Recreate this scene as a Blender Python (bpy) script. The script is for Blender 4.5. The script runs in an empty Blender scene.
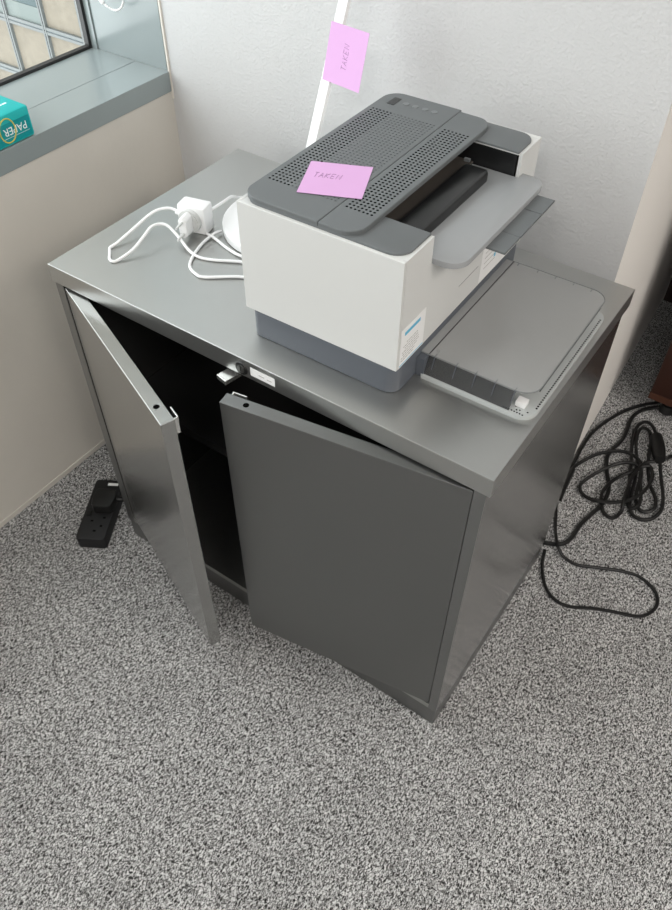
import bpy, bmesh, math, random
from mathutils import Vector, Matrix
random.seed(7)
SC = bpy.context.scene
COL = SC.collection
PI = math.pi

# ------------------------------------------------------------------ camera
def make_camera():
    yaw, pit, roll, f = -0.601553216, -0.831310013, 0.00784603431, 777.738730
    fw = Vector((math.sin(yaw)*math.cos(pit), math.cos(yaw)*math.cos(pit), math.sin(pit)))
    rt = Vector((math.cos(yaw), -math.sin(yaw), 0)); up = rt.cross(fw)
    r2 = rt*math.cos(roll) + up*math.sin(roll)
    u2 = -rt*math.sin(roll) + up*math.cos(roll)
    cd = bpy.data.cameras.new('camera'); cd.sensor_fit = 'HORIZONTAL'; cd.sensor_width = 36
    cd.lens = f/672*36; cd.clip_start = 0.05; cd.clip_end = 200
    co = bpy.data.objects.new('camera', cd); COL.objects.link(co)
    M = Matrix((r2, u2, -fw)).transposed().to_4x4()
    M.translation = Vector((0.173337480, -0.562447343, 1.31393578))
    co.matrix_world = M
    SC.camera = co
make_camera()

# ------------------------------------------------------------------ light and exposure
SC.view_settings.view_transform = 'Standard'
SC.view_settings.look = 'None'
SC.view_settings.gamma = 1.0
SC.view_settings.use_curve_mapping = False
SC.view_settings.exposure = -0.3

world = bpy.data.worlds.new('sky'); SC.world = world; world.use_nodes = True
wb = world.node_tree.nodes['Background']
wb.inputs[0].default_value = (0.96, 0.975, 1.0, 1); wb.inputs[1].default_value = 5.2

def area_light(name, loc, rot, sx, sy, power, color):
    ld = bpy.data.lights.new(name, 'AREA'); ld.shape = 'RECTANGLE'; ld.size = sx; ld.size_y = sy
    ld.energy = power; ld.color = color
    o = bpy.data.objects.new(name, ld); COL.objects.link(o); o.location = loc; o.rotation_euler = rot
    return o
# daylight through the window on the left
pl_ = area_light('window_portal', (-1.185, -0.69, 1.53), (0, math.radians(-90), 0), 1.64, 2.42, 10, (1, 1, 1))
pl_.data.cycles.is_portal = True
# ceiling lamps of the office, preceded by an added front fill
area_light('overhead_light', (0.7, -2.4, 2.66), (0, 0, 0), 1.2, 0.6, 55, (1.0, 0.97, 0.93))  # added front fill that brightens the back wall and cabinet front
area_light('overhead_light', (2.2, -1.3, 2.66), (0, 0, 0), 1.2, 0.6, 46, (1.0, 0.94, 0.87))
area_light('overhead_light', (2.5, 0.5, 2.66), (0, 0, 0), 1.2, 0.6, 50, (1.0, 0.94, 0.87))

# ------------------------------------------------------------------ materials
def mat(name, col, rough=0.5, metal=0.0, spec=0.5, coat=0.0, noise=None, bump=None, alpha=1.0, coat_rough=0.1):
    m = bpy.data.materials.new(name); m.use_nodes = True
    nt = m.node_tree; b = nt.nodes['Principled BSDF']
    b.inputs['Base Color'].default_value = (*col, 1); b.inputs['Roughness'].default_value = rough
    b.inputs['Metallic'].default_value = metal; b.inputs['Specular IOR Level'].default_value = spec
    b.inputs['Coat Weight'].default_value = coat; b.inputs['Coat Roughness'].default_value = coat_rough
    b.inputs['Alpha'].default_value = alpha
    tc = nt.nodes.new('ShaderNodeTexCoord')
    if noise:
        scale, amt = noise
        n = nt.nodes.new('ShaderNodeTexNoise'); n.inputs['Scale'].default_value = scale; n.inputs['Detail'].default_value = 4
        nt.links.new(tc.outputs['Object'], n.inputs['Vector'])
        r = nt.nodes.new('ShaderNodeMapRange'); r.inputs[1].default_value = 0.3; r.inputs[2].default_value = 0.7
        r.inputs[3].default_value = 1-amt; r.inputs[4].default_value = 1+amt
        nt.links.new(n.outputs['Fac'], r.inputs[0])
        mx = nt.nodes.new('ShaderNodeVectorMath'); mx.operation = 'SCALE'; mx.inputs[0].default_value = col
        nt.links.new(r.outputs[0], mx.inputs['Scale']); nt.links.new(mx.outputs[0], b.inputs['Base Color'])
    if bump:
        scale, strength, dist = bump[:3]
        n = nt.nodes.new('ShaderNodeTexNoise'); n.inputs['Scale'].default_value = scale; n.inputs['Detail'].default_value = 3
        vec = tc.outputs['Object']
        if len(bump) > 3:
            mp = nt.nodes.new('ShaderNodeMapping'); mp.inputs['Scale'].default_value = bump[3]
            nt.links.new(vec, mp.inputs[0]); vec = mp.outputs[0]
        nt.links.new(vec, n.inputs['Vector'])
        bp = nt.nodes.new('ShaderNodeBump'); bp.inputs['Strength'].default_value = strength; bp.inputs['Distance'].default_value = dist
        nt.links.new(n.outputs['Fac'], bp.inputs['Height']); nt.links.new(bp.outputs[0], b.inputs['Normal'])
    return m

def carpet_material():
    m = bpy.data.materials.new('speckled_carpet'); m.use_nodes = True
    nt = m.node_tree; b = nt.nodes['Principled BSDF']; L = nt.links.new
    b.inputs['Roughness'].default_value = 0.95; b.inputs['Specular IOR Level'].default_value = 0.1
    tc = nt.nodes.new('ShaderNodeTexCoord')
    mp = nt.nodes.new('ShaderNodeMapping'); mp.inputs['Scale'].default_value = (1.0, 0.55, 1); mp.inputs['Rotation'].default_value = (0, 0, 0.15)
    L(tc.outputs['Object'], mp.inputs[0])
    n1 = nt.nodes.new('ShaderNodeTexNoise'); n1.inputs['Scale'].default_value = 430; n1.inputs['Detail'].default_value = 2.5; n1.inputs['Distortion'].default_value = 1.2
    n1.inputs['Roughness'].default_value = 0.6
    L(mp.outputs[0], n1.inputs['Vector'])
    cr = nt.nodes.new('ShaderNodeValToRGB')
    e = cr.color_ramp.elements
    e[0].position = 0.41; e[0].color = (0.016, 0.015, 0.015, 1)
    e[1].position = 0.59; e[1].color = (0.62, 0.62, 0.62, 1)
    k = e.new(0.50); k.color = (0.225, 0.222, 0.22, 1)
    L(n1.outputs['Fac'], cr.inputs[0])
    n2 = nt.nodes.new('ShaderNodeTexNoise'); n2.inputs['Scale'].default_value = 7; n2.inputs['Detail'].default_value = 2
    L(tc.outputs['Object'], n2.inputs['Vector'])
    r = nt.nodes.new('ShaderNodeMapRange'); r.inputs[1].default_value = 0.3; r.inputs[2].default_value = 0.7; r.inputs[3].default_value = 0.92; r.inputs[4].default_value = 1.08
    L(n2.outputs['Fac'], r.inputs[0])
    vm = nt.nodes.new('ShaderNodeVectorMath'); vm.operation = 'SCALE'
    L(cr.outputs[0], vm.inputs[0]); L(r.outputs[0], vm.inputs['Scale']); L(vm.outputs[0], b.inputs['Base Color'])
    bp = nt.nodes.new('ShaderNodeBump'); bp.inputs['Strength'].default_value = 0.6; bp.inputs['Distance'].default_value = 0.004
    L(n1.outputs['Fac'], bp.inputs['Height']); L(bp.outputs[0], b.inputs['Normal'])
    return m

def glass_material():
    m = bpy.data.materials.new('window_glass'); m.use_nodes = True
    nt = m.node_tree; nt.nodes.clear()
    o = nt.nodes.new('ShaderNodeOutputMaterial'); t = nt.nodes.new('ShaderNodeBsdfTransparent'); g = nt.nodes.new('ShaderNodeBsdfGlossy')
    g.inputs['Roughness'].default_value = 0.02; t.inputs[0].default_value = (0.95, 0.97, 0.96, 1)
    mx = nt.nodes.new('ShaderNodeMixShader'); mx.inputs[0].default_value = 0.05
    nt.links.new(t.outputs[0], mx.inputs[1]); nt.links.new(g.outputs[0], mx.inputs[2]); nt.links.new(mx.outputs[0], o.inputs[0])
    return m

M = {}
M['carpet'] = carpet_material()
M['wall'] = mat('textured_white_paint', (0.60, 0.60, 0.603), 0.75, bump=(230, 0.38, 0.003))
M['wall_smooth'] = mat('smooth_cream_paint', (0.59, 0.56, 0.51), 0.6, noise=(6, 0.03), bump=(60, 0.08, 0.003))
M['wall_return'] = mat('pale_plaster', (0.84, 0.81, 0.77), 0.65, bump=(80, 0.08, 0.002))
M['ceiling'] = mat('ceiling_white', (0.78, 0.77, 0.75), 0.8)
M['sill'] = mat('grey_powder_coat', (0.26, 0.30, 0.305), 0.28, coat=0.4, coat_rough=0.12, noise=(3, 0.04))
M['trim'] = mat('bare_plaster_bead', (0.72, 0.68, 0.62), 0.7)
M['gasket'] = mat('black_window_rubber', (0.015, 0.015, 0.016), 0.45)
M['glass'] = glass_material()
M['stone'] = mat('beige_stone_cladding', (0.175, 0.152, 0.118), 0.8, noise=(9, 0.10))
M['mullion'] = mat('pale_aluminium', (0.12, 0.13, 0.13), 0.4, 0.2)
M['mullion_dark'] = mat('dark_joint', (0.10, 0.12, 0.13), 0.6)
M['spandrel'] = mat('pale_green_glass', (0.10, 0.125, 0.118), 0.4)
M['dark_glass'] = mat('dark_teal_glass', (0.03, 0.055, 0.06), 0.5)
M['metal'] = mat('gunmetal_paint', (0.45, 0.452, 0.442), 0.34, 0.93, 0.5, coat=0.1, coat_rough=0.18, bump=(40, 0.02, 0.002))
M['metal_brushed'] = mat('brushed_gunmetal', (0.43, 0.43, 0.42), 0.20, 0.94, 0.5, coat=0.1, coat_rough=0.12, bump=(45, 0.16, 0.003, (0.5, 1, 8)))
M['metal_stile_shaded'] = mat('gunmetal_stile_shaded', (0.25, 0.252, 0.25), 0.30, 0.9)  # same cabinet paint, darkened in colour for the shaded front edges
M['metal_left_lit'] = mat('gunmetal_gloss_lit', (0.42, 0.42, 0.41), 0.2, 0.92, 0.5, bump=(30, 0.06, 0.003, (1, 1, 7)))  # same cabinet paint, lightened in colour for the brighter left door
M['metal_shaded'] = mat('gunmetal_shaded', (0.205, 0.207, 0.205), 0.30, 0.9, 0.5, bump=(40, 0.02, 0.002))  # same cabinet paint, darkened in colour for shaded right door and plinth
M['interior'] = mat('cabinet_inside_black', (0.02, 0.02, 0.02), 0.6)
M['steel'] = mat('bright_steel', (0.75, 0.75, 0.73), 0.25, 0.9)
M['hole'] = mat('hole_black', (0.004, 0.004, 0.004), 0.9, spec=0.0)
M['lock_dark'] = mat('dark_lock_metal', (0.05, 0.05, 0.05), 0.3, 0.7)
M['lock_barrel'] = mat('worn_lock_barrel', (0.22, 0.22, 0.21), 0.3, 0.9)
M['label'] = mat('label_paper', (0.80, 0.80, 0.80), 0.5)
M['print_grey'] = mat('grey_ink', (0.30, 0.30, 0.31), 0.6)
M['print_faint'] = mat('faint_grey_ink', (0.38, 0.37, 0.36), 0.6)
M['cyan'] = mat('cyan_ink', (0.10, 0.42, 0.62), 0.5)
M['white_plastic'] = mat('white_printer_plastic', (0.61, 0.615, 0.605), 0.42, bump=(900, 0.04, 0.0005))
M['lid'] = mat('slate_plastic', (0.118, 0.128, 0.133), 0.46, bump=(1500, 0.06, 0.0004))
M['plate'] = mat('mid_grey_plastic', (0.30, 0.31, 0.32), 0.36, bump=(1500, 0.05, 0.0004))
M['base'] = mat('slate_blue_plastic', (0.085, 0.095, 0.112), 0.38)
M['black_plastic'] = mat('black_plastic', (0.010, 0.0105, 0.011), 0.3)
M['recess'] = mat('dark_recess_plastic', (0.07, 0.062, 0.055), 0.6)
M['smoke'] = mat('smoky_clear_plastic', (0.36, 0.365, 0.365), 0.20, alpha=0.72)
M['smoke_wall'] = mat('smoky_thin_plastic', (0.06, 0.063, 0.066), 0.2, alpha=0.55)
M['tray'] = mat('light_grey_tray', (0.42, 0.44, 0.44), 0.4)
M['button'] = mat('grey_button', (0.15, 0.16, 0.165), 0.35)
M['pink'] = mat('pink_note_paper', (0.62, 0.36, 0.62), 0.8)
M['pencil'] = mat('pencil_marks', (0.30, 0.17, 0.32), 0.8)
M['white_gloss'] = mat('white_gloss_plastic', (0.82, 0.82, 0.82), 0.3)
M['teal'] = mat('teal_ream_wrapper', (0.0, 0.42, 0.42), 0.35, noise=(14, 0.05))
M['teal_dark'] = mat('teal_ream_side', (0.0, 0.27, 0.29), 0.35)
M['white_ink'] = mat('white_ink', (0.80, 0.85, 0.85), 0.5)
M['gold'] = mat('gold_ink', (0.62, 0.50, 0.08), 0.5)
M['rubber'] = mat('black_rubber', (0.007, 0.007, 0.007), 0.42, spec=0.35)
M['strip'] = mat('black_socket_plastic', (0.010, 0.010, 0.011), 0.45, spec=0.35)
M['wood'] = mat('mahogany_veneer', (0.028, 0.009, 0.005), 0.4, noise=(18, 0.15))
M['wood_edge'] = mat('light_wood_edge', (0.06, 0.022, 0.012), 0.4)
M['dark_desk'] = mat('dark_desk_top', (0.018, 0.009, 0.006), 0.45)

# ------------------------------------------------------------------ helpers
def obj(name, bm, m, parent=None, smooth=False, kind=None):
    me = bpy.data.meshes.new(name)
    bmesh.ops.recalc_face_normals(bm, faces=bm.faces)
    bm.to_mesh(me); bm.free()
    for mm in (m if isinstance(m, (list, tuple)) else [m]):
        me.materials.append(mm)
    if smooth:
        for p in me.polygons: p.use_smooth = True
        if smooth == 'auto':
            me.set_sharp_from_angle(angle=math.radians(40))
    o = bpy.data.objects.new(name, me); COL.objects.link(o)
    if parent: o.parent = parent
    if kind: o['kind'] = kind
    return o
def thing(name, label, cat, loc=(0, 0, 0), rz=0, group=None):
    o = bpy.data.objects.new(name, None); COL.objects.link(o); o.empty_display_size = 0.05
    o.location = loc; o.rotation_euler = (0, 0, rz); o['label'] = label; o['category'] = cat
    if group: o['group'] = group
    return o
def tag(o, label, cat, group=None):
    o['label'] = label; o['category'] = cat
    if group: o['group'] = group
    return o
def box(bm, x0, x1, y0, y1, z0, z1, bev=0, mi=0):
    vs = [bm.verts.new(p) for p in ((x0,y0,z0),(x1,y0,z0),(x1,y1,z0),(x0,y1,z0),(x0,y0,z1),(x1,y0,z1),(x1,y1,z1),(x0,y1,z1))]
    fs = [bm.faces.new([vs[i] for i in q]) for q in ((3,2,1,0),(4,5,6,7),(0,1,5,4),(1,2,6,5),(2,3,7,6),(3,0,4,7))]
    for f in fs: f.material_index = mi
    if bev:
        es = list({e for f in fs for e in f.edges})
        bmesh.ops.bevel(bm, geom=es, offset=bev, segments=2, profile=0.5, affect='EDGES')
    return vs
def boxbm(*a, **k):
    bm = bmesh.new(); box(bm, *a, **k); return bm
def sbox(name, dims, m, parent=None, bev=0, kind=None):
    return obj(name, boxbm(*dims, bev=bev), m, parent, kind=kind)
def offset_poly(P, d):
    n = len(P); out = []
    for i in range(n):
        a, b, c = Vector(P[i-1]), Vector(P[i]), Vector(P[(i+1) % n])
        e1 = (b-a).normalized(); e2 = (c-b).normalized()
        n1 = Vector((-e1.y, e1.x)); n2 = Vector((-e2.y, e2.x))
        k = (n1+n2); k = k/max(1e-6, k.dot(n1))
        out.append(b + k*d)
    return out
def round_poly(P, R, seg=8, d=0.0):
    # counter-clockwise polygon P with a radius per corner, inset by d
    Q = offset_poly(P, d) if d else [Vector(p) for p in P]
    n = len(Q); out = []
    for i in range(n):
        a, b, c = Q[i-1], Q[i], Q[(i+1) % n]
        u = (a-b).normalized(); v = (c-b).normalized()
        convex = u.x*v.y-u.y*v.x < 0
        r = R[i] - d if convex else R[i] + d
        if R[i] <= 1e-6: r = 0
        r = max(r, 0.00005)
        ang = u.angle(v); t = r/math.tan(ang/2)
        ctr = b + (u+v).normalized()*(r/math.sin(ang/2))
        p0 = b+u*t; p1 = b+v*t
        a0 = math.atan2(p0.y-ctr.y, p0.x-ctr.x); a1 = math.atan2(p1.y-ctr.y, p1.x-ctr.x)
        da = (a1-a0+PI) % (2*PI)-PI
        for k in range(seg+1):
            t_ = a0+da*k/seg
            out.append(ctr+Vector((math.cos(t_), math.sin(t_)))*r)
    return out
def slab(bm, P, R, z0, z1, ch=0.001, seg=8, holes=None, bottom_ch=0.0):
    rings = []
    def ring(d, z): rings.append([bm.verts.new((p.x, p.y, z)) for p in round_poly(P, R, seg, d)])
    if bottom_ch: ring(bottom_ch, z0); ring(0, z0+bottom_ch)
    else: ring(0, z0)
    ring(0, z1-ch); ring(ch*0.3, z1-ch*0.3); ring(ch, z1)
    n = len(rings[0])
    for a, b in zip(rings, rings[1:]):
        for i in range(n):
            bm.faces.new((a[i], a[(i+1) % n], b[(i+1) % n], b[i]))
    bm.faces.new(rings[0][::-1])
    if not holes:
        bm.faces.new(rings[-1])
    else:
        es = [bm.edges.get((rings[-1][i], rings[-1][(i+1) % n])) for i in range(n)]
        for (hx, hy, hr, dep, mi) in holes:
            k = 8
            top = [bm.verts.new((hx+hr*math.cos(2*PI*j/k), hy+hr*math.sin(2*PI*j/k), z1)) for j in range(k)]
            bot = [bm.verts.new((v.co.x, v.co.y, z1-dep)) for v in top]
            for j in range(k):
                es.append(bm.edges.new((top[j], top[(j+1) % k])))
            for j in range(k):
                bm.faces.new((top[j], top[(j+1) % k], bot[(j+1) % k], bot[j])).material_index = mi
            bm.faces.new(bot).material_index = mi
        bmesh.ops.triangle_fill(bm, use_beauty=True, use_dissolve=False, edges=es, normal=(0, 0, 1))
def rect(x0, x1, y0, y1): return [(x0, y0), (x1, y0), (x1, y1), (x0, y1)]
def catmull(pts, sub=8):
    P = [Vector(p) for p in pts]; out = []
    for i in range(len(P)-1):
        p0 = P[max(i-1, 0)]; p1 = P[i]; p2 = P[i+1]; p3 = P[min(i+2, len(P)-1)]
        for k in range(sub):
            t = k/sub
            out.append(0.5*((2*p1)+(-p0+p2)*t+(2*p0-5*p1+4*p2-p3)*t*t+(-p0+3*p1-3*p2+p3)*t**3))
    out.append(P[-1]); return out
def tube(bm, pts, r, sides=8, sub=8, mi=0):
    C = catmull(pts, sub) if sub > 1 else [Vector(p) for p in pts]
    up = Vector((0, 0, 1)); prev = None; rings = []
    for i, c in enumerate(C):
        t = (C[min(i+1, len(C)-1)]-C[max(i-1, 0)]).normalized()
        if prev is None:
            a = up if abs(t.z) < 0.9 else Vector((1, 0, 0))
            s = t.cross(a).normalized()
        else:
            s = (prev - t*prev.dot(t)).normalized()
        prev = s; w = t.cross(s)
        rr = r(i/(len(C)-1)) if callable(r) else r
        rings.append([bm.verts.new(c+(s*math.cos(2*PI*k/sides)+w*math.sin(2*PI*k/sides))*rr) for k in range(sides)])
    for a, b in zip(rings, rings[1:]):
        for k in range(sides):
            bm.faces.new((a[k], a[(k+1) % sides], b[(k+1) % sides], b[k])).material_index = mi
    bm.faces.new(rings[0][::-1]).material_index = mi; bm.faces.new(rings[-1]).material_index = mi
def cyl(bm, c, axis, r, h, seg=24, r2=None, mi=0):
    ax = Vector(axis).normalized(); a = Vector((0, 0, 1)) if abs(ax.z) < 0.9 else Vector((1, 0, 0))
    s = ax.cross(a).normalized(); w = ax.cross(s); c = Vector(c); r2 = r if r2 is None else r2
    A = [bm.verts.new(c+(s*math.cos(2*PI*k/seg)+w*math.sin(2*PI*k/seg))*r) for k in range(seg)]
    B = [bm.verts.new(c+ax*h+(s*math.cos(2*PI*k/seg)+w*math.sin(2*PI*k/seg))*r2) for k in range(seg)]
    for k in range(seg): bm.faces.new((A[k], A[(k+1) % seg], B[(k+1) % seg], B[k])).material_index = mi
    bm.faces.new(A[::-1]).material_index = mi; bm.faces.new(B).material_index = mi
def text_obj(name, body, size, m, mw, parent=None, align='CENTER', depth=0.0001, sx=1.0):
    cu = bpy.data.curves.new(name, 'FONT'); cu.body = body; cu.size = size; cu.align_x = align; cu.align_y = 'CENTER'; cu.extrude = depth
    t = bpy.data.objects.new(name, cu); COL.objects.link(t)
    dg = bpy.context.evaluated_depsgraph_get(); me = bpy.data.meshes.new_from_object(t.evaluated_get(dg))
    bpy.data.objects.remove(t); bpy.data.curves.remove(cu)
    me.transform(Matrix.Diagonal((sx, 1, 1, 1))); me.transform(mw)
    me.materials.clear(); me.materials.append(m)
    o = bpy.data.objects.new(name, me); COL.objects.link(o)
    if parent: o.parent = parent
    return o
def frame_matrix(origin, ex, ey):
    ex = Vector(ex).normalized(); ey = Vector(ey); ey = (ey-ex*ey.dot(ex)).normalized(); ez = ex.cross(ey)
    m = Matrix((ex, ey, ez)).transposed().to_4x4(); m.translation = Vector(origin); return m

# ------------------------------------------------------------------ the setting
WY = 0.5225          # face of the back wall
XL = -0.964          # face of the left wall
ZS = 0.711           # window sill height
def struct(name, bm, m, parent=None): return obj(name, bm, m, parent, kind='structure')
struct('floor', boxbm(-1.2, 3.4, -3.6, 2.3, -0.1, 0.0), M['carpet'])
struct('ceiling', boxbm(-1.3, 3.4, -3.6, 2.3, 2.7, 2.8), M['ceiling'])
bm = bmesh.new(); box(bm, -1.24, XL, -3.6, WY+0.002, 0, 0.674); box(bm, -1.24, XL, -3.6, WY+0.002, 2.35, 2.7); box(bm, -1.24, XL, -3.6, -1.9, 0.674, 2.35)
struct('wall_left', bm, M['wall_smooth'])
# back wall with its far, slightly splayed end
bm = bmesh.new()
pl = [(-1.195, WY), (-0.0445, WY), (-0.050, 0.56), (-0.0616, 0.8106), (-0.0872, 1.3384), (-0.125, 2.2), (-1.195, 2.2)]
pl[1] = (-0.0475, WY)
lo = [bm.verts.new((x, y, 0)) for x, y in pl]; hi = [bm.verts.new((x, y, 2.7)) for x, y in pl]
for i in range(len(pl)):
    f = bm.faces.new((lo[i], lo[(i+1) % len(pl)], hi[(i+1) % len(pl)], hi[i]))
    f.material_index = 1 if 1 <= i <= 4 else 0
bm.faces.new(lo[::-1]); bm.faces.new(hi)
struct('wall_back', bm, [M['wall'], M['wall_return']])
struct('wall_far', boxbm(-0.13, 3.4, 2.2, 2.3, 0, 2.7), M['wall'])
struct('wall_front', boxbm(-1.24, 3.4, -3.7, -3.6, 0, 2.7), M['wall'])
struct('wall_right', boxbm(3.3, 3.4, -3.6, 2.2, 0, 2.7), M['wall'])
# window
struct('baseboard_left', boxbm(XL-0.004, XL+0.002, -3.6, WY, 0, 0.013, bev=0.0006), M['wall_smooth'])
win = bpy.data.objects.new('window_1', None); COL.objects.link(win); win['kind'] = 'structure'
bm = bmesh.new(); box(bm, -1.178, -1.0495, -1.9, WY-0.003, 0.674, ZS, 0.0008); box(bm, -1.0483, -0.9615, -1.9, WY-0.003, 0.674, ZS, 0.0008)
struct('sill', bm, M['sill'], win)
bm = bmesh.new(); box(bm, -1.1505, -0.966, WY-0.003, WY, ZS, 2.35); box(bm, -1.178, -1.1517, WY-0.006, WY, ZS, 2.35)
struct('jamb_panel', bm, M['sill'], win)
bm = bmesh.new()
box(bm, -1.178, -1.166, -1.9, WY-0.004, ZS-0.004, ZS+0.0055); box(bm, -1.178, -1.166, WY-0.013, WY-0.004, ZS+0.0055, 2.35); box(bm, -1.178, -1.166, -1.9, WY-0.013, 2.335, 2.35)
struct('frame', bm, M['gasket'], win)
bm = bmesh.new(); box(bm, -1.175, -1.171, -1.9, WY-0.012, ZS+0.004, 2.34)
struct('pane', bm, M['glass'], win)
bm = bmesh.new(); box(bm, -0.9640, -0.9600, WY-0.0035, WY+0.001, 0.66, 2.35)
struct('trim_1', bm, M['trim'])

# ------------------------------------------------------------------ building outside the window
def outside():
    b = thing('stone_clad_building', 'beige stone-clad building with grey mullions seen through the window', 'building', (-10, 7.2, -9))
    def part(name, bm, m): return obj(name, bm, m, b)
    def T(bm):
        bmesh.ops.translate(bm, verts=bm.verts, vec=(10, -7.2, 9)); return bm
    bm = bmesh.new(); box(bm, -20, -6, 7.02, 11, -9, 14.0)  # unseen upper part made tall to block sky from the metal reflections
    part('stone_wall', T(bm), M['stone'])
    xs = [-10.155+0.835*k for k in range(-6, 5)]
    zsr = [-2.872-0.79*k for k in range(-21, 5)]
    bm = bmesh.new()
    for x in xs:
        for s in (-1, 1): box(bm, x+s*0.023-0.014, x+s*0.023+0.014, 6.97, 7.02, -9, 14.0)
    part('mullion_rails', T(bm), M['mullion'])
    bm = bmesh.new()
    for z in zsr:
        for s in (-1, 1): box(bm, -20, -6, 6.975, 7.02, z+s*0.03-0.02, z+s*0.03+0.02)
    part('cross_rails', T(bm), M['mullion'])
    bm = bmesh.new()
    for x in xs: box(bm, x-0.008, x+0.008, 6.985, 7.021, -9, 14.0)
    for z in zsr: box(bm, -20, -6, 6.985, 7.021, z-0.01, z+0.01)
    part('joint_lines', T(bm), M['mullion_dark'])
    for k, x in enumerate(xs):
        if x > -10.3 or x < -14: continue
        bm = bmesh.new(); box(bm, x+0.05, x+0.785, 7.0, 7.02, -2.822, -2.595)
        part('spandrel_pane', T(bm), M['spandrel'])
    for k, x in enumerate(xs):
        if x > -10.3 or x < -14: continue
        bm = bmesh.new(); box(bm, x+0.05, x+0.785, 7.0, 7.02, -2.59, -2.13)
        part('window_pane', T(bm), M['dark_glass'] if x > -11.2 else M['spandrel'])
outside()

# ------------------------------------------------------------------ storage cabinet
W, D, H = 0.729, 0.4386, 0.6572
def cabinet():
    c = thing('storage_cabinet', 'low dark grey metal cabinet with both doors ajar, under the printer', 'cabinet', (-W/2, D/2, 0))
    def T(bm): bmesh.ops.translate(bm, verts=bm.verts, vec=(W/2, -D/2, 0)); return bm
    e = 0.0045
    bm = bmesh.new(); box(bm, -W-0.001, 0.0008, -0.0004, D, H-0.0295, H, 0.0009)
    obj('top_panel', T(bm), M['metal'], c)
    zt = H-0.0295
    for nm, x0, x1 in (('left', -W+e, -W+e+0.016), ('right', -e-0.0155, -e)):
        bm = bmesh.new(); box(bm, x0, x1, 0.0012, D-0.001, 0.0505, zt, 0.0006)
        obj('side_panel', T(bm), M['metal_brushed'], c)
        bm = bmesh.new(); box(bm, x0, x1, 0.0004, 0.0014, 0.0507, zt, 0.0003)
        obj('front_stile', T(bm), M['metal_stile_shaded'], c)  # thin sheet split off the side panel to carry the shaded tone
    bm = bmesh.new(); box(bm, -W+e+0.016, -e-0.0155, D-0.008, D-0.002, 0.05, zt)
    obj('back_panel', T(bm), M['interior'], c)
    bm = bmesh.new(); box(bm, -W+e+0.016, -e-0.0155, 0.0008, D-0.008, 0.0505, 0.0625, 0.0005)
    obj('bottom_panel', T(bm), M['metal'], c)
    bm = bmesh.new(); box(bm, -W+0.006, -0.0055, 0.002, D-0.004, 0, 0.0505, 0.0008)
    obj('plinth', T(bm), M['metal_shaded'], c)
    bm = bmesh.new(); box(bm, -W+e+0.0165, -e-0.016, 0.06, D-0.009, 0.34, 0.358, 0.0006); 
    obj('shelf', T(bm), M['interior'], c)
    # doors
    zb, ztop = 0.0695, 0.6245; L = 0.341; t = 0.0195
    def door(px, ang, sgn):
        d = bpy.data.objects.new('door', None)
        bm = bmesh.new()
        box(bm, 0 if sgn > 0 else -L, L if sgn > 0 else 0, 0, t, zb, ztop, 0.0009)
        d = obj('door', bm, M['metal_shaded'] if sgn < 0 else M['metal_left_lit'], c)
        d.location = (px+W/2, -D/2, 0); d.rotation_euler = (0, 0, ang)
        bm = bmesh.new(); cyl(bm, (sgn*(L-0.034), t*0.5, ztop-0.0006), (0, 0, 1), 0.0042, 0.0008, 16)
        obj('bolt_hole', bm, M['hole'], d)
        bm = bmesh.new()
        def cb(a, b_, *q): box(bm, min(sgn*a, sgn*b_), max(sgn*a, sgn*b_), *q, 0.0003)
        cb(L-0.0260, L-0.0050, t+0.0050, t+0.0068, ztop-0.0110, ztop-0.0015)
        cb(L-0.0068, L-0.0050, t-0.0002, t+0.0062, ztop-0.0300, ztop-0.0030)
        cb(L-0.0140, L-0.0060, t-0.0002, t+0.0014, ztop-0.0520, ztop-0.0200)
        obj('catch', bm, M['steel'], d)
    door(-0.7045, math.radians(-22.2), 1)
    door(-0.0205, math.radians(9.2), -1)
    # lock, latch and label on the lip
    bm = bmesh.new(); cyl(bm, (-0.3628, 0.0006, 0.6400), (0, -1, 0), 0.0105, 0.0024, 28, 0.0096)
    lk = obj('lock', T(bm), M['lock_dark'], c)
    bm = bmesh.new(); cyl(bm, (-0.3628, -0.0017, 0.6400), (0, -1, 0), 0.0058, 0.0012, 20)
    obj('lock_barrel', T(bm), M['lock_barrel'], lk)
    bm = bmesh.new(); box(bm, -0.3634, -0.3622, -0.0030, -0.0024, 0.6372, 0.6438)
    obj('key_slot', T(bm), M['hole'], lk)
    bm = bmesh.new(); box(bm, -0.0095, 0.0095, -0.016, 0.022, 0, 0.007, 0.0006)
    bmesh.ops.rotate(bm, verts=bm.verts, cent=(0, 0, 0), matrix=Matrix.Rotation(math.radians(-12), 3, 'Z'))
    bmesh.ops.translate(bm, verts=bm.verts, vec=(-0.3845, 0.0, 0.6140))
    la = obj('latch', T(bm), M['steel'], c)
    bm = bmesh.new(); cyl(bm, (-0.381, 0.012, 0.620), (0, 0, 1), 0.006, 0.0078, 16)
    obj('latch_post', T(bm), M['lock_dark'], la)
    bm = bmesh.new(); box(bm, -0.3480, -0.3080, -0.0006, 0.0002, 0.6355, 0.6492, 0.0001)
    lb = obj('name_label', T(bm), M['label'], c); lb['label'] = 'small white sticker label'
    bm = bmesh.new(); box(bm, -0.334, -0.325, -0.0008, -0.0005, 0.6415, 0.6427); box(bm, -0.321, -0.313, -0.0008, -0.0005, 0.6408, 0.6420)
    obj('label_print', T(bm), M['print_faint'], lb)
cabinet()

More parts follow.
